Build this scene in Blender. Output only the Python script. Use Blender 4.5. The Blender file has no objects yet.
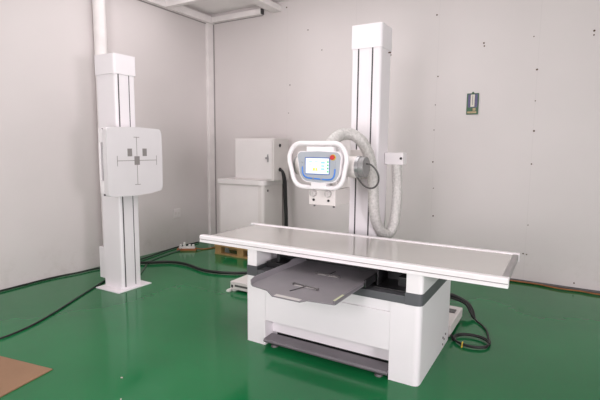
import bpy, bmesh, math, random
from mathutils import Vector, Matrix
random.seed(4)
scene = bpy.context.scene
COL = scene.collection
PI = math.pi

# ------------------------------------------------------------------ materials
def mat(name, color, rough=.5, metal=0, var=.05, scale=6, bump=0, bump_scale=200, coat=0, emit=None, estr=0, spec=.5, rvar=0):
    m = bpy.data.materials.new(name); m.use_nodes = True
    nt = m.node_tree; N = nt.nodes; L = nt.links
    b = N['Principled BSDF']
    b.inputs['Roughness'].default_value = rough
    b.inputs['Metallic'].default_value = metal
    b.inputs['Specular IOR Level'].default_value = spec
    b.inputs['Coat Weight'].default_value = coat
    tc = N.new('ShaderNodeTexCoord')
    nz = N.new('ShaderNodeTexNoise'); nz.inputs['Scale'].default_value = scale; nz.inputs['Detail'].default_value = 4
    L.new(tc.outputs['Object'], nz.inputs['Vector'])
    rp = N.new('ShaderNodeValToRGB')
    rp.color_ramp.elements[0].position = .3; rp.color_ramp.elements[1].position = .7
    c = color
    rp.color_ramp.elements[0].color = (c[0]*(1-var), c[1]*(1-var), c[2]*(1-var), 1)
    rp.color_ramp.elements[1].color = (min(1, c[0]*(1+var)), min(1, c[1]*(1+var)), min(1, c[2]*(1+var)), 1)
    L.new(nz.outputs['Fac'], rp.inputs['Fac']); L.new(rp.outputs['Color'], b.inputs['Base Color'])
    if rvar:
        mr = N.new('ShaderNodeMapRange'); mr.inputs['To Min'].default_value = max(0, rough-rvar); mr.inputs['To Max'].default_value = rough+rvar
        L.new(nz.outputs['Fac'], mr.inputs['Value']); L.new(mr.outputs['Result'], b.inputs['Roughness'])
    if bump:
        n2 = N.new('ShaderNodeTexNoise'); n2.inputs['Scale'].default_value = bump_scale
        L.new(tc.outputs['Object'], n2.inputs['Vector'])
        bp = N.new('ShaderNodeBump'); bp.inputs['Strength'].default_value = bump; bp.inputs['Distance'].default_value = .01
        L.new(n2.outputs['Fac'], bp.inputs['Height']); L.new(bp.outputs['Normal'], b.inputs['Normal'])
    if emit:
        b.inputs['Emission Color'].default_value = (*emit, 1); b.inputs['Emission Strength'].default_value = estr
    return m

def wall_mat(name, color, axis=None, seams=()):
    """painted wall panels: faint mottling, scuffs near the floor, thin panel joints"""
    m = mat(name, color, .55, 0, .03, .8)
    nt = m.node_tree; N = nt.nodes; L = nt.links; b = N['Principled BSDF']
    src = b.inputs['Base Color'].links[0].from_socket
    geo = N.new('ShaderNodeNewGeometry'); sx = N.new('ShaderNodeSeparateXYZ'); L.new(geo.outputs['Position'], sx.inputs[0])
    # scuffs
    nz = N.new('ShaderNodeTexNoise'); nz.inputs['Scale'].default_value = 3.5; nz.inputs['Detail'].default_value = 8; nz.inputs['Roughness'].default_value = .7
    L.new(geo.outputs['Position'], nz.inputs['Vector'])
    mr = N.new('ShaderNodeMapRange'); mr.inputs['From Min'].default_value = 0; mr.inputs['From Max'].default_value = .45
    mr.inputs['To Min'].default_value = 1; mr.inputs['To Max'].default_value = 0
    L.new(sx.outputs['Z'], mr.inputs['Value'])
    r2 = N.new('ShaderNodeValToRGB'); r2.color_ramp.elements[0].position = .52; r2.color_ramp.elements[1].position = .75
    L.new(nz.outputs['Fac'], r2.inputs['Fac'])
    mu = N.new('ShaderNodeMath'); mu.operation = 'MULTIPLY'; L.new(mr.outputs['Result'], mu.inputs[0]); L.new(r2.outputs['Color'], mu.inputs[1])
    m2 = N.new('ShaderNodeMath'); m2.operation = 'MULTIPLY'; L.new(mu.outputs[0], m2.inputs[0]); m2.inputs[1].default_value = .45
    mx = N.new('ShaderNodeMix'); mx.data_type = 'RGBA'; L.new(m2.outputs[0], mx.inputs['Factor'])
    L.new(src, mx.inputs['A']); mx.inputs['B'].default_value = (color[0]*.62, color[1]*.58, color[2]*.5, 1)
    out = mx.outputs['Result']
    for s in seams:
        d = N.new('ShaderNodeMath'); d.operation = 'SUBTRACT'; L.new(sx.outputs['XYZ'.index(axis)], d.inputs[0]); d.inputs[1].default_value = s
        a = N.new('ShaderNodeMath'); a.operation = 'ABSOLUTE'; L.new(d.outputs[0], a.inputs[0])
        lt = N.new('ShaderNodeMath'); lt.operation = 'LESS_THAN'; L.new(a.outputs[0], lt.inputs[0]); lt.inputs[1].default_value = .003
        sc = N.new('ShaderNodeMath'); sc.operation = 'MULTIPLY'; L.new(lt.outputs[0], sc.inputs[0]); sc.inputs[1].default_value = .07
        q = N.new('ShaderNodeMix'); q.data_type = 'RGBA'; L.new(sc.outputs[0], q.inputs['Factor']); L.new(out, q.inputs['A'])
        q.inputs['B'].default_value = (.2, .18, .17, 1); out = q.outputs['Result']
    L.new(out, b.inputs['Base Color'])
    return m

def floor_mat():
    m = mat('green_epoxy', (.009, .145, .046), .12, 0, .12, .9, rvar=.04, spec=.30)
    nt = m.node_tree; N = nt.nodes; L = nt.links; b = N['Principled BSDF']
    src = b.inputs['Base Color'].links[0].from_socket
    geo = N.new('ShaderNodeNewGeometry')
    nz = N.new('ShaderNodeTexNoise'); nz.inputs['Scale'].default_value = 9; nz.inputs['Detail'].default_value = 10; nz.inputs['Roughness'].default_value = .75
    L.new(geo.outputs['Position'], nz.inputs['Vector'])
    r = N.new('ShaderNodeValToRGB'); r.color_ramp.elements[0].position = .68; r.color_ramp.elements[1].position = .76
    r.color_ramp.elements[1].color = (.3, .3, .3, 1)
    L.new(nz.outputs['Fac'], r.inputs['Fac'])
    mx = N.new('ShaderNodeMix'); mx.data_type = 'RGBA'; L.new(r.outputs['Color'], mx.inputs['Factor']); L.new(src, mx.inputs['A'])
    mx.inputs['B'].default_value = (.06, .185, .085, 1)
    L.new(mx.outputs['Result'], b.inputs['Base Color'])
    n2 = N.new('ShaderNodeTexNoise'); n2.inputs['Scale'].default_value = 4
    L.new(geo.outputs['Position'], n2.inputs['Vector'])
    bp = N.new('ShaderNodeBump'); bp.inputs['Strength'].default_value = .06; bp.inputs['Distance'].default_value = .02
    L.new(n2.outputs['Fac'], bp.inputs['Height']); L.new(bp.outputs['Normal'], b.inputs['Normal'])
    return m

WALLC = (.67, .622, .615)
M = dict(
    wall_back=wall_mat('painted_back_wall', WALLC, 'X', (-2.70, -1.68, -.655, .37, 1.39)),
    wall_left=wall_mat('painted_left_wall', WALLC),
    wall_far=wall_mat('painted_other_walls', (.80, .76, .76)),
    ceiling=mat('ceiling_paint', (.88, .84, .83), .6, 0, .04, 2),
    beam=mat('beam_paint', (.82, .775, .765), .5, 0, .06, 5),
    floor=floor_mat(),
    white=mat('white_powder_coat', (.81, .77, .795), .38, 0, .015, 3, bump=.02, bump_scale=400),
    white_gloss=mat('white_gloss_shell', (.82, .78, .795), .28, 0, .015, 3),
    white_warm=mat('warm_white_shell', (.70, .66, .64), .4, 0, .02, 4),
    pale=mat('pale_panel_face', (.70, .67, .685), .42, 0, .02, 4),
    cab=mat('cabinet_grey_white', (.68, .635, .62), .45, 0, .03, 3),
    cab_door=mat('cabinet_door_paint', (.74, .695, .69), .42, 0, .03, 3),
    tabletop=mat('table_top_laminate', (.51, .49, .465), .10, 0, .02, 3, coat=.5),
    dark_grey=mat('dark_grey_band', (.10, .10, .11), .42, 0, .05, 8),
    mid_grey=mat('tray_grey', (.20, .185, .20), .36, 0, .05, 5),
    pedal=mat('pedal_grey', (.15, .135, .15), .42, 0, .06, 10),
    trim_grey=mat('end_trim_grey', (.33, .31, .31), .4, .3, .05, 8),
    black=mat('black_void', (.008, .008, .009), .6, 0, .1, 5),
    black_metal=mat('black_mechanism', (.022, .021, .023), .38, .2, .2, 9),
    rubber=mat('black_cable_rubber', (.008, .0075, .008), .5, 0, .2, 20),
    cable_grey=mat('grey_cable', (.09, .085, .085), .45, 0, .1, 20),
    slot=mat('slot_dark', (.06, .055, .06), .5, 0, .1, 10),
    steel=mat('brushed_steel', (.42, .42, .43), .3, .85, .1, 30),
    alu=mat('disk_grey', (.26, .255, .255), .4, .35, .06, 18),
    hose=mat('hose_sleeve', (.60, .58, .56), .4, .1, .16, 60, bump=.6, bump_scale=90),
    bezel=mat('bezel_grey_blue', (.38, .405, .445), .4, 0, .03, 8),
    blue=mat('blue_stripe', (.05, .20, .62), .35, 0, .05, 8),
    bezel_blue=mat('screen_surround_blue', (.13, .20, .42), .35, 0, .05, 8),
    screen=mat('lit_screen', (.85, .9, .95), .2, 0, .03, 3, emit=(.86, .95, 1), estr=.2),
    screen_blue=mat('screen_icons_blue', (.25, .5, .85), .3, 0, .05, 9, emit=(.3, .6, 1), estr=.4),
    screen_green=mat('screen_icons_green', (.1, .5, .2), .3, 0, .05, 9, emit=(.1, .6, .2), estr=.3),
    screen_yellow=mat('screen_icons_yellow', (.75, .7, .1), .3, 0, .05, 9, emit=(.9, .8, .1), estr=.3),
    red=mat('red_button', (.55, .03, .03), .35, 0, .08, 9),
    mark=mat('printed_grey_line', (.30, .27, .27), .5, 0, .04, 9),
    field=mat('printed_grey_square', (.25, .23, .225), .5, 0, .04, 9),
    wood=mat('pallet_wood', (.36, .22, .09), .7, 0, .25, 7, bump=.3, bump_scale=40),
    card=mat('brown_cardboard', (.28, .16, .092), .75, 0, .06, 5, bump=.1, bump_scale=120),
    orange=mat('orange_cable', (.30, .10, .03), .55, 0, .2, 12),
    yellow=mat('yellow_tie', (.7, .5, .05), .5, 0, .05, 9),
    plastic=mat('white_plastic', (.72, .69, .67), .45, 0, .03, 9),
    sign_green=mat('sign_green', (.03, .10, .045), .4, 0, .2, 30),
    sign_blue=mat('sign_blue', (.085, .075, .17), .4, 0, .1, 20),
    sign_cream=mat('sign_cream', (.68, .64, .55), .4, 0, .05, 20),
    sign_tan=mat('sign_tan', (.40, .30, .17), .5, 0, .2, 40),
    label=mat('pale_label', (.52, .49, .48), .4, 0, .04, 30),
    label_y=mat('yellow_green_label', (.50, .52, .34), .4, 0, .15, 60),
    rivet=mat('rivet_rust', (.10, .055, .035), .6, .3, .3, 50),
    crumb=mat('plaster_crumb', (.6, .55, .5), .8, 0, .1, 60),
)

# ------------------------------------------------------------------ mesh helpers
class MB:
    def __init__(s): s.bm = bmesh.new(); s.mats = []
    def _mi(s, m):
        if m is None: return 0
        if m not in s.mats: s.mats.append(m)
        return s.mats.index(m)
    def _fin(s, faces, m):
        i = s._mi(m)
        for f in faces: f.material_index = i; f.smooth = True
    def box(s, a, b, bev=0, seg=2, m=None, edges=None, R=None, c=None):
        """axis box from corner a to corner b; edges='z' bevels only vertical edges"""
        t = bmesh.new()
        bmesh.ops.create_cube(t, size=1)
        a = Vector(a); b = Vector(b); ce = (a+b)/2; d = b-a
        for v in t.verts: v.co = Vector((v.co.x*abs(d.x), v.co.y*abs(d.y), v.co.z*abs(d.z)))
        if bev:
            es = list(t.edges)
            if edges:
                k = 'xyz'.index(edges)
                es = [e for e in es if abs((e.verts[0].co-e.verts[1].co)[k]) > 1e-6 and sum(abs(x) > 1e-6 for x in (e.verts[0].co-e.verts[1].co)) == 1]
            bmesh.ops.bevel(t, geom=es, offset=bev, segments=seg, affect='EDGES', profile=.5)
        for v in t.verts:
            co = v.co if R is None else R @ v.co
            v.co = co + ce
        s._merge(t, m); return s
    def _merge(s, t, m):
        mp = {}
        for v in t.verts: mp[v] = s.bm.verts.new(v.co)
        fs = []
        for f in t.faces:
            try: fs.append(s.bm.faces.new([mp[v] for v in f.verts]))
            except ValueError: pass
        s._fin(fs, m); t.free()
    def cyl(s, p, q, r, r2=None, n=28, m=None, bev=0):
        p = Vector(p); q = Vector(q); r2 = r if r2 is None else r2
        prof = [(0, r), (1, r2)]
        ln = (q-p).length
        if bev: prof = [(0, r-bev), (bev*.3/ln, r-bev*.3), (bev/ln, r), (1-bev/ln, r2), (1-bev*.3/ln, r2-bev*.3), (1, r2-bev)]
        d = (q-p).normalized()
        u = d.orthogonal().normalized(); w = d.cross(u)
        rings = []
        for t_, rr in prof:
            c = p.lerp(q, t_)
            rings.append([s.bm.verts.new(c+u*(rr*math.cos(2*PI*k/n))+w*(rr*math.sin(2*PI*k/n))) for k in range(n)])
        fs = []
        for A, B in zip(rings, rings[1:]):
            for k in range(n): fs.append(s.bm.faces.new((A[k], A[(k+1) % n], B[(k+1) % n], B[k])))
        fs.append(s.bm.faces.new(rings[0][::-1])); fs.append(s.bm.faces.new(rings[-1]))
        s._fin(fs, m); return s
    def tube(s, pts, r, n=10, closed=False, m=None, rf=None):
        pts = [Vector(p) for p in pts]; N = len(pts)
        tang = []
        for i in range(N):
            a = pts[(i-1) % N] if closed else pts[max(i-1, 0)]
            b = pts[(i+1) % N] if closed else pts[min(i+1, N-1)]
            tang.append((b-a).normalized())
        u = tang[0].orthogonal().normalized(); rings = []
        for i in range(N):
            u = (u - tang[i]*u.dot(tang[i])).normalized(); w = tang[i].cross(u)
            rr = rf(i, N) if rf else r
            rings.append([s.bm.verts.new(pts[i]+u*(rr*math.cos(2*PI*k/n))+w*(rr*math.sin(2*PI*k/n))) for k in range(n)])
        fs = []
        pairs = list(zip(rings, rings[1:]))
        for A, B in pairs:
            for k in range(n): fs.append(s.bm.faces.new((A[k], A[(k+1) % n], B[(k+1) % n], B[k])))
        if closed:
            A, B = rings[-1], rings[0]
            off = min(range(n), key=lambda o: sum((A[k].co-B[(k+o) % n].co).length for k in range(n)))
            for k in range(n): fs.append(s.bm.faces.new((A[k], A[(k+1) % n], B[(k+1+off) % n], B[(k+off) % n])))
        else:
            fs.append(s.bm.faces.new(rings[0][::-1])); fs.append(s.bm.faces.new(rings[-1]))
        s._fin(fs, m); return s
    def prism(s, poly, axis, lo, hi, m=None, bev=0):
        """2-D polygon extruded along axis. x: poly=(y,z)  y: poly=(x,z)  z: poly=(x,y)"""
        def P(p, h):
            return {'x': (h, p[0], p[1]), 'y': (p[0], h, p[1]), 'z': (p[0], p[1], h)}[axis]
        t = bmesh.new()
        A = [t.verts.new(P(p, lo)) for p in poly]; B = [t.verts.new(P(p, hi)) for p in poly]
        n = len(poly)
        fa = t.faces.new(A[::-1]); fb = t.faces.new(B)
        for k in range(n): t.faces.new((A[k], A[(k+1) % n], B[(k+1) % n], B[k]))
        if bev:
            es = list(set(list(fa.edges)+list(fb.edges)))
            bmesh.ops.bevel(t, geom=es, offset=bev, segments=3, affect='EDGES', profile=.5)
        s._merge(t, m); return s
    def build(s, name, material, parent=None, sharp=35):
        bmesh.ops.recalc_face_normals(s.bm, faces=s.bm.faces)
        me = bpy.data.meshes.new(name)
        off = Vector((0, 0, 0))
        p = parent
        while p is not None: off += p.location; p = p.parent
        # object origin at the lower centre of its own mesh
        xs = [v.co for v in s.bm.verts]
        c = Vector(((min(v.x for v in xs)+max(v.x for v in xs))/2, (min(v.y for v in xs)+max(v.y for v in xs))/2, min(v.z for v in xs)))
        bmesh.ops.translate(s.bm, verts=s.bm.verts, vec=-c)
        s.bm.to_mesh(me); s.bm.free()
        me.set_sharp_from_angle(angle=math.radians(sharp))
        me.materials.append(M[material])
        for k in s.mats[1:] if s.mats else []: me.materials.append(M[k])
        o = bpy.data.objects.new(name, me); COL.objects.link(o)
        o.location = c-off
        if parent: o.parent = parent
        if sharp < 180:
            wn = o.modifiers.new('WeightedNormal', 'WEIGHTED_NORMAL'); wn.keep_sharp = True; wn.weight = 80
        return o
    def use(s, base):
        s.mats = [base]; return s

def root(name, loc, label, cat, group=None):
    o = bpy.data.objects.new(name, None); COL.objects.link(o); o.location = loc
    o.empty_display_size = .1
    o['label'] = label; o['category'] = cat
    if group: o['group'] = group
    return o
def tag(o, label, cat, group=None):
    o['label'] = label; o['category'] = cat
    if group: o['group'] = group
    return o
def struct(o): o['kind'] = 'structure'; return o

def fillet(poly, rad, n=6):
    """round the corners of a 2-D polygon; rad may be a list"""
    out = []; N = len(poly)
    for i in range(N):
        p = Vector(poly[i]); a = Vector(poly[i-1]); b = Vector(poly[(i+1) % N])
        r = rad[i] if isinstance(rad, (list, tuple)) else rad
        if r <= 0: out.append(tuple(p)); continue
        da = (a-p).normalized(); db = (b-p).normalized()
        ang = da.angle(db); t = min(r/math.tan(ang/2), .49*(a-p).length, .49*(b-p).length)
        P0 = p+da*t; P1 = p+db*t
        for k in range(n+1):
            q = k/n
            out.append(tuple((1-q)**2*P0+2*q*(1-q)*p+q*q*P1))
    return out
def spline(pts, step=8, closed=False):
    P = [Vector(p) for p in pts]; N = len(P); out = []
    rng = range(N) if closed else range(N-1)
    for i in rng:
        p0 = P[(i-1) % N] if closed or i > 0 else P[0]*2-P[1]
        p1 = P[i]; p2 = P[(i+1) % N]
        p3 = P[(i+2) % N] if closed or i+2 < N else P[-1]*2-P[-2]
        for k in range(step):
            t = k/step
            out.append(.5*((2*p1)+(p2-p0)*t+(2*p0-5*p1+4*p2-p3)*t*t+(3*p1-p0-3*p2+p3)*t**3))
    if not closed: out.append(P[-1])
    return out

# ------------------------------------------------------------------ the room
WL, WB, WR, WF, ZC = -4.065, 2.763, 3.6, -5.2, 3.42
struct(MB().box((WL-.1, WF-.1, -.1), (WR+.1, WB+.1, 0)).build('floor', 'floor'))
wall_back = struct(MB().box((WL-.1, WB, 0), (WR+.1, WB+.1, ZC)).build('wall_back', 'wall_back'))
wall_left = struct(MB().box((WL-.1, WF, 0), (WL, WB, ZC)).build('wall_left', 'wall_left'))
struct(MB().box((WR, WF, 0), (WR+.1, WB, ZC)).build('wall_right', 'wall_far'))
struct(MB().box((WL-.1, WF-.1, 0), (WR+.1, WF, ZC)).build('wall_front', 'wall_far'))
struct(MB().box((WL-.1, WF-.1, ZC), (WR+.1, WB+.1, ZC+.1)).build('ceiling', 'ceiling'))
# ceiling edge beams and corner trim
struct(MB().box((WL, WF, 3.272), (WL+.075, WB, 3.37), .006).build('trim_1', 'beam'))
b2 = struct(MB().box((WL+.075, WB-.07, 3.285), (-3.10, WB, 3.362), .006).build('trim_2', 'beam'))
MB().box((-3.099, WB-.066, 3.289), (-3.085, WB-.004, 3.358)).build('beam_end', 'slot', b2)
struct(MB().box((-2.935, WF, 3.29), (-2.79, WB, 3.365), .006).build('trim_3', 'beam'))
struct(MB().box((WL+.075, 1.80, 3.275), (-2.935, 1.88, 3.365), .006).build('trim_4', 'beam'))
struct(MB().box((WL, 2.635, 0), (WL+.05, WB, 3.272), .004).build('trim_5', 'beam'))
struct(MB().box((WL+.05, WB-.012, 0), (WL+.062, WB, 3.285)).build('trim_6', 'mark'))
# dark joint under the ceiling beam
struct(MB().box((WL, WF, 3.262), (WL+.012, 2.635, 3.273)).build('trim_7', 'mark'))
struct(MB().box((WL+.062, WB-.012, 3.276), (-3.10, WB, 3.286)).build('trim_8', 'mark'))
# rivets in the wall panels
for x, z, r in ((-.685, 2.957, .009), (-.166, 2.592, .009), (-.16, 2.56, .008), (.317, 2.605, .006), (.366, 2.269, .010), (.84, 2.60, .010), (.84, 2.56, .007),
             (-.644, 2.271, .008), (-.66, 1.29, .009), (-.663, 1.662, .006), (.375, 1.292, .008), (.377, 1.639, .010), (-.63, .649, .009), (.382, .636, .006),
             (.353, .318, .008), (.388, .313, .007), (.844, .069, .008), (-2.374, 2.997, .008), (-2.16, 2.718, .007), (-2.651, 2.30, .008), (-2.67, 1.92, .006),
             (-1.215, 2.565, .008), (-2.711, 3.333, .009), (-.66, 1.95, .006), (.37, 1.95, .006), (-.64, .98, .006)):
    MB().cyl((x, WB+.002, z), (x, WB-.004, z), r, n=10).build('rivet', 'rivet', wall_back)

# round pipe on the left wall
p = root('wall_pipe', (-3.985, .80, 0), 'pale vertical pipe running up the left wall behind the chest stand', 'pipe')
MB().cyl((-3.985, .80, .02), (-3.985, .80, 3.262), .068, n=28).build('pipe_run', 'beam', p)
for z in (1.0, 2.75):
    MB().box((WL, .775, z), (-4.04, .825, z+.03)).build('bracket', 'beam', p)
# outlet
p = root('wall_outlet', (WL, 1.98, .41), 'small pale socket plate low on the left wall', 'socket')
MB().box((WL, 1.915, .43), (WL+.010, 2.045, .56), .004).build('plate', 'cab_door', p)
for y in (1.95, 2.01): MB().box((WL+.0095, y-.018, .475), (WL+.012, y+.018, .515)).build('socket_face', 'cab', p)

# ------------------------------------------------------------------ X-ray table
T = root('xray_table', (-.648, .41, 0), 'large white X-ray examination table with grey tray pulled out of its base', 'examination table')
BX0, BX1, BD = -1.296, 0.0, .82
base = MB()
def slab(mb, x0, x1, y0, y1, z0, z1, rads, m=None):
    mb.prism(fillet([(x0, y0), (x1, y0), (x1, y1), (x0, y1)], rads), 'z', z0, z1, m)
slab(base, BX0, -1.13, 0, BD, 0.0, .506, [.012, 0, 0, .02])
slab(base, -.19, BX1, 0, BD, 0.0, .506, [0, .045, .02, 0])
base.box((-1.13, .10, .072), (-.19, BD, .506))
base.box((-1.13, 0.006, .44), (-.19, .1, .506))
base_o = base.build('base_cabinet', 'white', T)
MB().box((-1.1295, 0.0, .19), (-.1905, .0995, .4385), .003).build('front_panel', 'white', base_o)
MB().box((-1.13, .16, .012), (-.19, BD-.02, .072)).build('base_gap_shade', 'black', base_o)  # black block stands in for the shade in the gap behind the pedal
for (yy, zz) in ((.62, .035), (.66, .06), (.70, .085), (.62, .085)):
    MB().cyl((.0, yy, zz), (.004, yy, zz), .008, n=10).build('screw', 'cable_grey', base_o)
# dark band around the top of the base
band = MB()
slab(band, BX0-.002, -1.20, -.002, BD, .506, .582, [.012, 0, 0, .02])
slab(band, -.102, BX1+.004, -.002, BD, .506, .582, [0, .045, .02, 0])
band.box((-1.20, .0, .506), (-.102, BD, .556), .003)
band.build('base_band', 'dark_grey', T)
# support blocks
for x0, x1, rr in ((-1.290, -1.208, [.006, .006, .01, .01]), (-.098, .004, [.006, .03, .01, .01])):
    b = MB(); slab(b, x0, x1, .0, .70, .582, .7035, rr); b.build('support_block', 'white_gloss', T)
# mechanism between base and table top
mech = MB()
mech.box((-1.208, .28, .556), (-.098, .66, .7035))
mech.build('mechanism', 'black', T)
m = MB(); m.box((-1.19, .10, .556), (-.99, .28, .60), .004); m.cyl((-1.11, .15, .59), (-1.11, .15, .70), .014); m.build('bracket', 'black_metal', T)
m = MB(); m.box((-.325, .06, .556), (-.11, .28, .566), .002); m.box((-.20, .16, .56), (-.11, .28, .62), .004); m.box((-.322, .10, .56), (-.31, .28, .66), .002); m.build('bracket', 'black_metal', T)
# pedal
ped = MB()
ped.prism([(.085, .050), (.085, .062), (-.02, .058), (-.028, .046), (-.022, .034), (.0, .040)], 'x', -1.128, -.192)
pd = ped.build('foot_pedal', 'pedal', T)
for x in (-1.06, -.26):
    MB().cyl((x, .02, 0), (x, .02, .012), .028, .022).cyl((x, .02, .012), (x, .02, .044), .008).build('levelling_foot', 'cable_grey', T)
# table top
TX0, TX1, TY0, TY1, TZ, TT = -1.7405, .4595, -.02, .6913, .758, .054
RW = .05
MB().box((TX0+.055, TY0+RW-.002, TZ-.034), (TX1-.036, TY1-RW+.002, TZ-.006), .002).build('table_top', 'tabletop', T)
def rail(y0, y1, front):
    m = MB()
    if front:
        prof = [(y0, TZ-TT), (y1, TZ-TT), (y1, TZ-.006), (y1-.006, TZ), (y0+.008, TZ), (y0, TZ-.006), (y0, TZ-.028), (y0+.006, TZ-.030), (y0+.006, TZ-.033), (y0, TZ-.035)]
    else:
        prof = [(y1, TZ-TT), (y0, TZ-TT), (y0, TZ-.003), (y0+.003, TZ), (y1-.008, TZ), (y1, TZ-.006), (y1, TZ-.028), (y1-.006, TZ-.030), (y1-.006, TZ-.033), (y1, TZ-.035)]
    m.prism(prof, 'x', TX0, TX1)
    return m.build('side_rail', 'white_gloss', T)
rf = rail(TY0, TY0+RW, True); rail(TY1-RW, TY1, False)
MB().box((TX0+.004, TY0+.0042, TZ-.0345), (TX1-.002, TY0+.009, TZ-.0285)).build('groove', 'field', rf)
MB().box((TX1-.036, TY0+RW, TZ-.045), (TX1-.006, TY1-RW, TZ-.004), .002).build('end_trim', 'trim_grey', T)
MB().box((TX0+.049, TY0+RW, TZ-.045), (TX0+.0548, TY1-RW, TZ-.006), .001).build('end_trim', 'slot', T)
MB().box((-1.55, TY0+RW, TZ-TT+.001), (.25, TY1-RW, TZ-.0345)).build('table_underframe', 'black_metal', T)

# cassette tray
tr = MB()
out = [(-.955, .28), (-.957, -.36), (-.95, -.405), (-.925, -.43), (-.80, -.455), (-.715, -.525), (-.53, -.527), (-.508, -.487), (-.345, -.463), (-.345, .28)]
tr.prism(out, 'z', .594, .600)
tray = tr.build('cassette_tray', 'mid_grey', T)
# raised left rim, leaning outwards
rim = MB()
prs = [(-.955, .28, .645), (-.957, .10, .645), (-.957, .06, .632), (-.957, -.35, .630), (-.95, -.40, .622), (-.925, -.43, .606)]
for (xa, ya, za), (xb, yb, zb) in zip(prs, prs[1:]):
    t = bmesh.new()
    vs = [t.verts.new(v) for v in ((xa, ya, .594), (xb, yb, .594), (xb-.012, yb, zb), (xa-.012, ya, za), (xa+.006, ya, .598), (xb+.006, yb, .598), (xb-.006, yb, zb), (xa-.006, ya, za))]
    for idx in ((0, 1, 2, 3), (7, 6, 5, 4), (3, 2, 6, 7), (0, 4, 5, 1), (0, 3, 7, 4), (1, 5, 6, 2)): t.faces.new([vs[i] for i in idx])
    rim._merge(t, None)
rim.build('tray_rim', 'mid_grey', tray)
MB().box((-.362, -.46, .598), (-.346, .27, .616), .002).build('slide_rail', 'pedal', tray)
MB().box((-.345, -.06, .585), (-.330, .27, .632), .003).build('slide_rail', 'black_metal', tray)
MB().box((-.361, -.455, .6162), (-.347, -.34, .6175)).build('sticker', 'label_y', tray)
MB().prism([(-.707, -.518), (-.537, -.520), (-.537, -.492), (-.707, -.488)], 'z', .6, .6015).build('grip_strip', 'label', tray)
for (xa, ya, xb, yb, sx, sy, tx, ty) in ((-.722, -.272, -.540, -.300, -.635, -.287, -.672, -.40), (-.712, .005, -.545, .0, -.63, .002, -.628, .12)):
    m = MB(); m.cyl((xa, ya, .608), (xb, yb, .608), .004, n=10)
    for (x, y) in ((xa, ya), (xb, yb)): m.box((x-.005, y-.011, .6), (x+.005, y+.011, .612), .002)
    m.cyl((sx, sy, .600), (sx, sy, .612), .009, n=12)
    cl = m.build('clamp_bar', 'cable_grey', tray)
    MB().box((xa+.012, min(ya, yb)+.008, .600), (xb-.012, max(ya, yb)-.006, .6012)).build('clamp_insert', 'label', cl)
    MB().cyl((sx, sy, .6015), (tx, ty, .6015), .0025, n=8).build('clamp_cord', 'black_metal', cl)

# ------------------------------------------------------------------ floor rail and tube column
R = root('floor_rail', (-1.07, 1.06, 0), 'low white floor rail channel behind the X-ray table base', 'floor rail')
m = MB(); m.box((-2.15, .84, .02), (.01, 1.30, .10), .006)
rl = m.build('rail_channel', 'white_warm', R)
MB().box((-2.09, .838, .052), (-1.30, .8405, .072)).build('rail_slot', 'cable_grey', R)
MB().box((-2.135, .836, .038), (-2.115, .8405, .066)).build('end_clip', 'black', R)
for x in (-2.12, -.03):
    for y in (.875, 1.26):
        MB().cyl((x, y, 0), (x, y, .02), .03).build('levelling_foot', 'plastic', R)
MB().cyl((-2.15, .82, .0), (-2.15, .82, .012), .028).box((-2.165, .81, .010), (-2.135, .85, .022), .002).build('adjuster', 'plastic', R)
MB().box((-.16, 1.12, .1), (-.02, 1.2, .108), .002).build('cover_plate', 'cable_grey', R)

S = root('xray_tube_stand', (-.783, 1.066, .10), 'tall white column carrying the X-ray tube head, screen and ribbed hose', 'X-ray column')
CX0, CX1, CY0, CY1 = -.908, -.656, .948, 1.185
m = MB(); slab(m, CX0, CX1, CY0, CY1, .11, 2.30, [.006, .03, .02, .006])
colm = m.build('column', 'white', S)
for x in (-.852, -.729):
    MB().box((x-.006, CY0-.0012, .13), (x+.006, CY0+.001, 2.258)).build('column_slot', 'slot', colm)
m = MB(); slab(m, -.9146, -.650, .9414, 1.1915, 2.2575, 2.447, [.006, .033, .02, .006]); m.build('column_cap', 'white', S)
MB().box((-.96, .90, .1005), (-.60, 1.24, .1095), .003).build('foot_plate', 'white_warm', S)
MB().cyl((-.656, 1.12, 2.24), (-.635, 1.12, 2.24), .006, n=8).build('bolt', 'rivet', S)
# arm and tube head
MB().box((-.89, .90, 1.19), (-.69, .9465, 1.43), .008).build('carriage', 'white_warm', S)
MB().box((-.85, .40, 1.25), (-.73, .91, 1.37), .012).build('arm', 'white_warm', S)
th = MB(); th.cyl((-1.055, .345, 1.312), (-.555, .345, 1.312), .075, n=40, bev=.01)
th.box((-.93, .27, 1.15), (-.70, .46, 1.30), .01)
head = th.build('tube_head', 'white_warm', S)
MB().cyl((-.558, .345, 1.312), (-.512, .345, 1.312), .072, n=40, bev=.004).build('end_disk', 'alu', head)
MB().cyl((-.575, .345, 1.312), (-.552, .345, 1.312), .0765, n=40).build('end_ring', 'steel', head)
MB().cyl((-1.075, .345, 1.312), (-1.054, .345, 1.312), .07, n=40, bev=.004).build('end_disk', 'alu', head)
for (x, z) in ((-.668, 1.385), (-.652, 1.235), (-.72, 1.235)):
    MB().cyl((x, .262, z), (x, .29, z), .011, n=12).build('head_bolt', 'black', head)
co = MB(); co.box((-.918, .25, 1.032), (-.702, .50, 1.15), .006)
coll = co.build('collimator', 'cab', S)
for x in (-.875, -.755):
    kb = MB(); kb.cyl((x, .25, 1.118), (x, .222, 1.118), .027, .024, n=24, bev=.003); kb.box((x-.004, .212, 1.10), (x+.004, .224, 1.136), .001)
    kb.build('knob', 'label', coll)
    MB().cyl((x, .251, 1.068), (x, .244, 1.068), .009, n=14).build('dial', 'black', coll)
MB().cyl((-.88, .27, 1.033), (-.88, .27, 1.018), .008, n=10).build('foot_stud', 'cable_grey', coll)
MB().cyl((-.722, .27, 1.033), (-.722, .27, 1.018), .008, n=10).build('foot_stud', 'cable_grey', coll)
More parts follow.
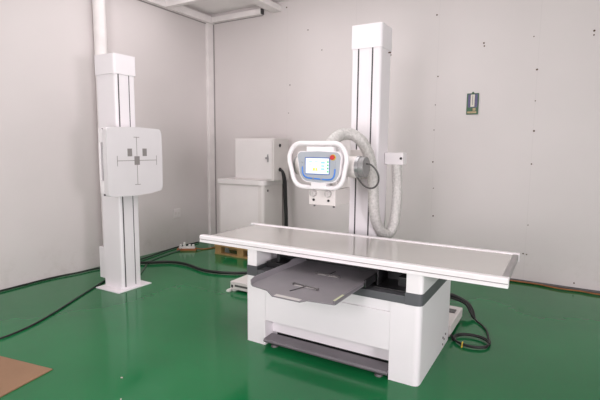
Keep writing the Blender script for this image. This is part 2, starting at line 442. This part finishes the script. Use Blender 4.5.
# control panel
PY = .170
pan = MB().use('white_gloss')
shape = [(-.972, 1.395), (-.952, 1.418), (-.80, 1.424), (-.645, 1.418), (-.620, 1.39), (-.632, 1.26), (-.665, 1.205), (-.79, 1.195), (-.915, 1.205), (-.95, 1.255)]
pan.prism(fillet(shape, .075), 'y', PY, PY+.045, bev=.006)
pan.bm.verts.ensure_lookup_table()
cp = pan.build('control_panel', 'white_gloss', S)
cx, cz = -.796, 1.318
ins = [(cx+(x-cx)*.962, cz+(z-cz)*.945) for x, z in shape]
MB().prism(fillet(ins, .07), 'y', PY-.003, PY+.002, bev=.001).build('panel_face', 'bezel', cp)
MB().prism(fillet([(-.905, 1.378), (-.705, 1.378), (-.708, 1.256), (-.903, 1.256)], .008), 'y', PY-.005, PY-.002).build('screen_surround', 'bezel_blue', cp)
sc = MB().box((-.896, PY-.0065, 1.264), (-.714, PY-.0048, 1.370)).build('screen', 'screen', cp)
def scr(name, mt, rects):
    m = MB()
    for x0, x1, z0, z1 in rects: m.box((x0, PY-.0078, z0), (x1, PY-.0064, z1))
    m.build(name, mt, sc)
for r_ in ((-.775, -.745, 1.335, 1.348), (-.772, -.748, 1.312, 1.324), (-.775, -.747, 1.290, 1.302)): scr('icon', 'screen_blue', [r_])
for r_ in ((-.87, -.845, 1.345, 1.350), (-.87, -.85, 1.322, 1.326), (-.825, -.80, 1.345, 1.349)): scr('icon', 'screen_blue', [r_])
scr('icon_column', 'screen_green', [(-.728, -.716, 1.34+dz, 1.352+dz) for dz in (0, -.022, -.044, -.066)])
scr('icon_patch', 'screen_yellow', [(-.838, -.822, 1.288, 1.303), (-.815, -.803, 1.288, 1.303), (-.842, -.80, 1.284, 1.288)])
MB().cyl((-.684, PY-.002, 1.378), (-.684, PY-.022, 1.378), .014, .017, n=20, bev=.003).build('stop_button', 'red', cp)
MB().cyl((-.684, PY-.0025, 1.378), (-.684, PY-.006, 1.378), .021, n=20).build('button_ring', 'yellow', cp)
st = [(-.925, PY-.004, 1.31), (-.92, PY-.004, 1.262), (-.895, PY-.004, 1.236), (-.85, PY-.004, 1.229), (-.79, PY-.004, 1.227), (-.73, PY-.004, 1.224), (-.69, PY-.004, 1.231), (-.672, PY-.004, 1.258), (-.668, PY-.004, 1.30)]
MB().tube(spline(st, 6), .0055, n=8).build('blue_stripe', 'blue', cp)
for x, z in ((-.835, 1.228), (-.772, 1.226), (-.928, 1.345), (-.925, 1.322), (-.672, 1.342), (-.672, 1.328), (-.672, 1.315)):
    MB().cyl((x, PY-.002, z), (x, PY-.009, z), .008, n=14, bev=.002).build('key_button', 'trim_grey' if z < 1.23 else 'bezel', cp)
# handle loop
hp = fillet([(-1.064, 1.385), (-1.005, 1.474), (-.645, 1.474), (-.592, 1.385), (-.632, 1.164), (-1.002, 1.164)], [.13, .09, .09, .13, .10, .10], 8)
MB().tube([(x, PY+.03, z) for x, z in hp], .0165, n=14, closed=True).build('handle_loop', 'white_gloss', S)
MB().box((-.905, PY+.012, 1.405), (-.69, PY+.16, 1.452), .008).build('upper_bracket', 'white_gloss', S)
MB().box((-.865, PY+.012, 1.155), (-.745, PY+.12, 1.225), .006).build('lower_bracket', 'white_gloss', S)
# ribbed hose
HP = [(-.850, .44, 1.36), (-.862, .46, 1.455), (-.842, .53, 1.520), (-.815, .6, 1.548), (-.765, .66, 1.548), (-.712, .70, 1.505), (-.682, .75, 1.435), (-.665, .80, 1.345), (-.659, .84, 1.23), (-.660, .87, 1.10), (-.660, .89, .97), (-.652, .92, .85), (-.628, .98, .75), (-.588, 1.06, .715), (-.556, 1.10, .79), (-.548, 1.12, .92), (-.544, 1.13, 1.05), (-.552, 1.14, 1.177), (-.560, 1.14, 1.315)]
hpts = spline(HP, 14)
MB().tube(hpts, .045, n=20, rf=lambda i, n: .043 + (.003 if i % 2 else -.001)).build('ribbed_hose', 'hose', S, sharp=180)
bx = MB(); bx.box((-.652, 1.09, 1.307), (-.490, 1.185, 1.408), .004)
jb = bx.build('junction_box', 'white_gloss', S)
MB().cyl((-.508, 1.091, 1.360), (-.508, 1.086, 1.360), .011, n=16).build('socket_hole', 'black', jb)
cab = [(-.514, .345, 1.335), (-.49, .345, 1.333), (-.46, .355, 1.31), (-.435, .37, 1.265), (-.438, .39, 1.21), (-.47, .41, 1.17), (-.52, .43, 1.158), (-.575, .45, 1.177), (-.625, .46, 1.225), (-.66, .45, 1.27)]
MB().tube(spline(cab, 8), .0065, n=8).build('thin_cable', 'cable_grey', S)

# ------------------------------------------------------------------ chest stand
W = root('chest_stand', (-3.18, .377, 0), 'white upright chest stand with square marked detector panel near the left wall', 'chest X-ray stand')
MB().box((-3.359, .173, 0), (-3.002, .581, .012), .003).build('base_plate', 'white', W)
m = MB(); slab(m, -3.328, -3.052, .262, .487, .012, 2.14, [.008, .03, .012, .008]); wc = m.build('column', 'white', W)
for y, w in ((.299, .006), (.420, .004)):
    MB().box((-3.0525, y-w, .03), (-3.0505, y+w, 2.128)).build('column_slot', 'slot', wc)
m = MB(); slab(m, -3.336, -3.046, .253, .5025, 2.13, 2.317, [.006, .03, .012, .006]); m.build('column_cap', 'white', W)
MB().box((-3.46, .30, .07), (-3.329, .44, .40), .006).build('cable_box', 'white', W)
# detector
MB().box((-3.05, .25, 1.10), (-3.02, .50, 1.50), .006).build('carriage', 'white_warm', W)
MB().box((-3.035, .066, .995), (-3.005, .688, 1.61), .01).build('back_plate', 'white_gloss', W)
MB().box((-3.005, .062, 1.0), (-2.985, .69, 1.605)).build('panel_gap', 'dark_grey', W)
face = MB()
pf = [(.0545, .975), (.20, .965), (.377, .962), (.55, .972), (.6995, .995), (.702, 1.30), (.6995, 1.617), (.377, 1.628), (.0545, 1.617), (.05, 1.30)]
pf = fillet(pf, [.025, .3, .3, .3, .03, .5, .04, .5, .035, .5], 6)
face.prism(pf, 'x', -2.985, -2.9258, bev=.012)
fc = face.build('detector_panel', 'pale', W)
for z0, z1 in ((1.475, 1.60), (1.0, 1.12)):
    MB().box((-3.045, .052, z0), (-2.99, .066, z1), .005).build('handle_mount', 'white_gloss', W)
MB().box((-3.04, .045, 1.12), (-3.012, .060, 1.475), .006).build('side_handle', 'white_gloss', W)
MX = -2.9250
mk = MB()
mk.box((MX-.0012, .3815, 1.07), (MX, .3875, 1.53)); mk.box((MX-.0012, .160, 1.302), (MX, .626, 1.308))
for z in (1.07, 1.53): mk.box((MX-.0012, .352, z-.003), (MX, .418, z+.003))
for y in (.160, .626): mk.box((MX-.0012, y-.003, 1.255), (MX, y+.003, 1.352))
mk.build('crosshair_marking', 'mark', fc)
for y, z, w, h in ((.302, 1.383, .026, .037), (.478, 1.384, .026, .037), (.384, 1.304, .031, .042)):
    MB().box((MX-.001, y-w, z-h), (MX+.0006, y+w, z+h)).build('sensor_field', 'field', fc)
MB().cyl((-2.98, .057, .99), (-2.98, .045, .99), .008, n=10).build('side_screw', 'slot', fc)

# ------------------------------------------------------------------ cabinets on the pallet
P = root('wooden_pallet', (-2.98, 2.30, 0), 'brown wooden pallet on the floor under the grey cabinet', 'pallet')
for y in (1.99, 2.29, 2.60):
    MB().box((-3.335, y-.04, 0), (-2.58, y+.04, .022), .002).build('bottom_board', 'wood', P)
    for x in (-3.275, -2.90, -2.64):
        MB().box((x-.052, y-.04, .022), (x+.052, y+.04, .112), .002).build('block', 'wood', P)
for k in range(6):
    y = 1.99+k*.122
    MB().box((-3.335, y-.045, .112), (-2.58, y+.045, .132), .002).build('deck_board', 'wood', P)
K = root('floor_cabinet', (-3.05, 2.38, .132), 'pale grey floor cabinet with overhanging top standing on the wooden pallet', 'cabinet')
m = MB(); slab(m, -3.425, -2.675, 2.16, 2.62, .132, .95, [.01, .05, .02, .01]); kc = m.build('cabinet_body', 'cab', K)
m = MB(); slab(m, -3.437, -2.655, 2.14, 2.65, .95, 1.012, [.012, .10, .03, .012]); m.build('cabinet_top', 'cab_door', K)
MB().box((-3.40, 2.157, .17), (-2.76, 2.1605, .925), .001).build('door', 'cab_door', K)
MB().cyl((-2.676, 2.26, .875), (-2.670, 2.26, .875), .016, n=16).build('lock', 'cable_grey', K)
E_ = root('electrical_box', (-2.85, 2.38, 1.012), 'grey metal electrical box with latch and hanging black cables, sitting on the floor cabinet', 'electrical box')
MB().box((-3.168, 2.20, 1.0125), (-2.535, 2.56, 1.56), .005).build('box_body', 'cab', E_)
dr = MB().box((-3.155, 2.188, 1.035), (-2.56, 2.1995, 1.545), .003).build('door', 'cab_door', E_)
lt = MB(); lt.box((-2.628, 2.176, 1.255), (-2.612, 2.188, 1.355), .003); lt.box((-2.655, 2.170, 1.292), (-2.605, 2.178, 1.318), .003)
lt.build('latch', 'steel', dr)
MB().cyl((-2.536, 2.335, 1.47), (-2.529, 2.335, 1.47), .022, n=18).build('cable_gland', 'black', E_)
MB().cyl((-2.536, 2.335, 1.155), (-2.524, 2.335, 1.155), .026, n=18).build('cable_gland', 'black', E_)
for dx, dy, r in ((0, 0, .016), (.020, .012, .014), (-.016, .014, .013), (.006, .03, .013)):
    w = .35
    MB().tube(spline([(-2.523, 2.335, 1.155), (-2.495+dx*.5, 2.335+dy*.5, 1.125), (-2.475+dx, 2.34+dy, 1.02), (-2.466+dx, 2.345+dy, .82), (-2.452+dx*.6, 2.35+dy, .55), (-2.445+dx*1.3, 2.35+dy, .25), (-2.40+dx*2, 2.33+dy*2, .06), (-2.30, 2.28+dy*2, .02)], 8), r, n=10).build('cable_strand', 'rubber', E_)

# ------------------------------------------------------------------ wall sign (thermometer board)
G = root('wall_thermometer', (-.249, WB, 1.824), 'small green and blue thermometer board hanging high on the back wall', 'thermometer')
MB().box((-.312, WB-.012, 1.828), (-.186, WB-.001, 2.060), .003).build('board', 'sign_green', G)
MB().box((-.298, WB-.0135, 1.905), (-.198, WB-.0115, 2.048)).build('blue_field', 'sign_blue', G)
tb = MB().box((-.270, WB-.018, 1.912), (-.228, WB-.0125, 2.045), .002).build('scale_plate', 'sign_cream', G)
MB().cyl((-.249, WB-.020, 1.93), (-.249, WB-.020, 2.035), .0045, n=8).build('glass_tube', 'trim_grey', tb)
MB().box((-.300, WB-.0135, 1.842), (-.205, WB-.0115, 1.862)).build('print_strip', 'sign_tan', G)
MB().box((-.245, WB-.0135, 1.868), (-.215, WB-.0115, 1.898)).build('print_patch', 'sign_tan', G)
MB().cyl((-.249, WB-.001, 2.064), (-.249, WB-.012, 2.064), .012, n=14).build('hanger', 'sign_green', G)

# ------------------------------------------------------------------ cables and small things on the floor
def cable(name, pts, r, m, label, cat='cable', step=10):
    o = MB().tube(spline(pts, step), r, n=10).build(name, m, None, 180)
    return tag(o, label, cat)
cable('floor_cable', [(-3.98, .78, .022), (-3.80, .98, .022), (-3.635, 1.11, .022), (-3.456, 1.26, .022), (-3.214, 1.29, .022), (-2.89, 1.21, .022), (-2.673, 1.22, .022), (-2.484, 1.29, .022), (-2.30, 1.40, .022), (-1.9, 1.50, .022), (-1.2, 1.52, .022)], .016, 'rubber',
      'thick black cable winding across the floor from the chest stand to the table')
cable('wall_cable', [(-4.02, -1.4, .014), (-4.03, -.415, .014), (-4.04, .10, .014), (-3.985, .401, .014), (-3.965, .60, .014), (-3.88, .80, .014), (-3.875, .97, .014), (-3.89, 1.2, .014), (-3.93, 1.45, .014), (-3.99, 1.7, .014), (-4.02, 2.0, .014), (-4.0, 2.35, .014)], .009, 'rubber',
      'black cable lying along the foot of the left wall')
cable('stand_cable', [(-3.7, -1.1, .009), (-3.2, -1.04, .009), (-2.93, -1.03, .009), (-2.865, -.95, .009), (-2.911, -.722, .009), (-3.039, -.442, .009), (-3.243, -.075, .009), (-3.39, .20, .009), (-3.48, .36, .009), (-3.58, .46, .009)], .0075, 'rubber',
      'thin black cable curving over the green floor to the foot of the chest stand')
cable('orange_wall_cable', [(-.4, 2.715, .016), (.0, 2.715, .016), (.228, 2.705, .016), (.491, 2.71, .016), (.722, 2.66, .016), (.898, 2.675, .016), (1.065, 2.655, .016), (1.5, 2.70, .010)], .0075, 'orange',
      'orange cable lying along the foot of the back wall')
cable('dark_wall_cable', [(-.4, 2.742, .016), (.3, 2.742, .016), (.6, 2.738, .016), (.9, 2.725, .018), (1.2, 2.735, .016), (1.6, 2.74, .016)], .015, 'cable_grey',
      'dark cable against the back wall beside the orange cable')
# power strip with plugs
ps = root('power_strip', (-3.80, 1.90, 0), 'power strip with white plugs on an orange board by the left wall', 'power strip')
A = math.atan2(.145, .21); RZ = Matrix.Rotation(A, 3, 'Z')
def rb(c, d, bev=.004):
    c = Vector(c); d = Vector(d)/2
    return MB().box(c-d, c+d, bev, R=RZ)
rb((-3.80, 1.90, .014), (.27, .09, .028)).build('board', 'orange', ps)
rb((-3.80, 1.905, .042), (.22, .055, .028)).build('socket_bar', 'plastic', ps)
for t_, h in ((-.085, .03), (-.035, .06), (.035, .03), (.085, .028)):
    rb((-3.80+t_*math.cos(A), 1.905+t_*math.sin(A), .056+h/2), (.032, .04, h), .008).build('plug', 'plastic', ps)

MB().tube(spline([(-3.28, .62, .009), (-3.50, .90, .008), (-3.732, 1.192, .008), (-3.815, 1.514, .008), (-3.85, 1.77, .008), (-3.84, 1.84, .03)], 10), .007).build('dark_cord', 'cable_grey', ps, 180)
MB().tube(spline([(-3.70, 1.96, .03), (-3.64, 2.04, .010), (-3.60, 2.12, .008), (-3.575, 2.25, .008), (-3.52, 2.42, .008), (-3.40, 2.69, .008)], 10), .009).build('orange_cord', 'orange', ps, 180)
# black hose and coil at right of the base
q = root('coiled_cable', (.16, .85, 0), 'black cable looped into a coil on the floor right of the table base', 'cable')
def ring(cx, cy, rx, ry, z, ph):
    return [(cx+rx*math.cos(a+ph), cy+ry*math.sin(a+ph), z+.004*math.sin(3*a+ph)) for a in [2*PI*k/16 for k in range(16)]]
lead = [(.10, 1.33, .016), (.14, 1.27, .011), (.19, 1.20, .011), (.235, 1.10, .011), (.262, .98, .012), (.285, .88, .014)]
loop = []
for k in range(0, 33):
    a = -2*PI*k/16
    g = 1+.035*math.sin(a*.5+.6)
    loop.append((.163+.122*g*math.cos(a), .838+.105*g*math.sin(a), .012+.012*k/33))
MB().tube(spline(lead+loop[1:], 6), .0075, n=8).build('cable_loop', 'rubber', q, 180)
MB().tube(spline([(-.55, 1.46, .05), (-.30, 1.52, .12), (-.151, 1.51, .125), (-.06, 1.50, .11), (.02, 1.455, .09), (.065, 1.40, .06), (.088, 1.35, .03), (.105, 1.32, .016)], 10), .02, n=12, rf=lambda i, n: .019 if i < n*.85 else .019-.010*(i-n*.85)/(n*.15)).build('thick_hose', 'rubber', q, 180)
MB().tube(spline([(-.40, 1.43, .11), (-.20, 1.46, .115), (-.08, 1.44, .115), (.015, 1.40, .10), (.06, 1.35, .06), (.095, 1.335, .02)], 10), .009, n=10).build('thin_strand', 'rubber', q, 180)
ty = MB(); ty.tube([(.118+.0*math.cos(a), .735+.016*math.cos(a), .020+.016*math.sin(a)) for a in [2*PI*k/14 for k in range(14)]], .004, n=6, closed=True)
ty.box((.114, .708, .002), (.122, .722, .012)); ty.build('cable_tie', 'yellow', q)
MB().tube(spline([(.020, .79, .05), (.028, .79, .045), (.034, .795, .02), (.04, .80, .010), (.05, .815, .010)], 10), .008).build('plug_lead', 'rubber', q, 180)
# cardboard sheet
ax = Vector((-.479, -.083)).normalized(); ay = Vector((.062, -.343)).normalized()
tip = Vector((-2.087, -1.025))
def cpt(u, v): return tuple(tip+ax*u+ay*v)
cs = MB().prism([cpt(0, 0), cpt(.95, 0), cpt(.95, .75), cpt(0, .75)], 'z', .001, .008)
tag(cs.build('cardboard_sheet', 'card'), 'flat brown cardboard sheet on the green floor at lower left', 'cardboard')
# crumbs of plaster
for i, (x, y, r, lb) in enumerate(((-1.62, -.86, .007, 'tiny pale crumb on the floor in front of the chest stand'), (-1.42, -1.02, .005, 'tinier pale crumb on the floor nearest the camera'))):
    m = MB(); t = bmesh.new(); bmesh.ops.create_icosphere(t, subdivisions=2, radius=r)
    for v in t.verts: v.co *= random.uniform(.7, 1.2); v.co.z = max(v.co.z*.6, -.004)
    for v in t.verts: v.co += Vector((x, y, .004))
    m._merge(t, None); tag(m.build('plaster_crumb', 'crumb'), lb, 'crumb')

# ------------------------------------------------------------------ lights
def area(name, loc, target, size, power, color):
    l = bpy.data.lights.new(name, 'AREA'); l.size = size; l.energy = power; l.color = color; l.shape = 'DISK'
    o = bpy.data.objects.new(name, l); COL.objects.link(o); o.location = loc
    d = Vector(target)-Vector(loc); o.rotation_euler = d.to_track_quat('-Z', 'Y').to_euler()
    return o
area('key_light', (-.10, -4.4, 2.3), (-2.0, 1.2, .5), .8, 47, (1, .935, .975))
area('side_light', (3.35, -2.3, 1.4), (-3.5, 1.2, .6), 1.1, 108, (1, .93, .98))
area('bounce_light', (-.7, -3.4, 1.2), (-1.5, -1.0, 3.4), 1.6, 74, (1, .94, .965))  # unseen uplight, added to brighten the ceiling
area('top_light', (-2.1, .9, 3.39), (-2.1, 1.0, 0), 3.2, 52, (1, .95, .975))  # unseen overhead lamp, added to lift the table top and wall corner
w = bpy.data.worlds.new('World'); scene.world = w; w.use_nodes = True
w.node_tree.nodes['Background'].inputs[0].default_value = (.9, .87, .87, 1)
w.node_tree.nodes['Background'].inputs[1].default_value = .3

# ------------------------------------------------------------------ camera
yaw, pitch, roll, fpx = .5332, -.1166, .0087, 445.36
cy, sy = math.cos(yaw), math.sin(yaw)
fwd = Vector((-sy, cy, 0)); right = Vector((cy, sy, 0)); up = Vector((0, 0, 1))
F = fwd*math.cos(pitch)+up*math.sin(pitch); U = up*math.cos(pitch)-fwd*math.sin(pitch)
Rr = right*math.cos(roll)+U*math.sin(roll); Uu = U*math.cos(roll)-right*math.sin(roll)
cam = bpy.data.cameras.new('camera'); cam.sensor_width = 36; cam.lens = fpx*36/600; cam.clip_start = .05
co_ = bpy.data.objects.new('camera', cam); COL.objects.link(co_)
mw = Matrix((Rr, Uu, -F)).transposed().to_4x4(); mw.translation = Vector((.6723, -2.5691, 1.4413))
co_.matrix_world = mw
scene.camera = co_
scene.view_settings.view_transform = 'Standard'
scene.view_settings.look = 'None'
scene.view_settings.exposure = 0
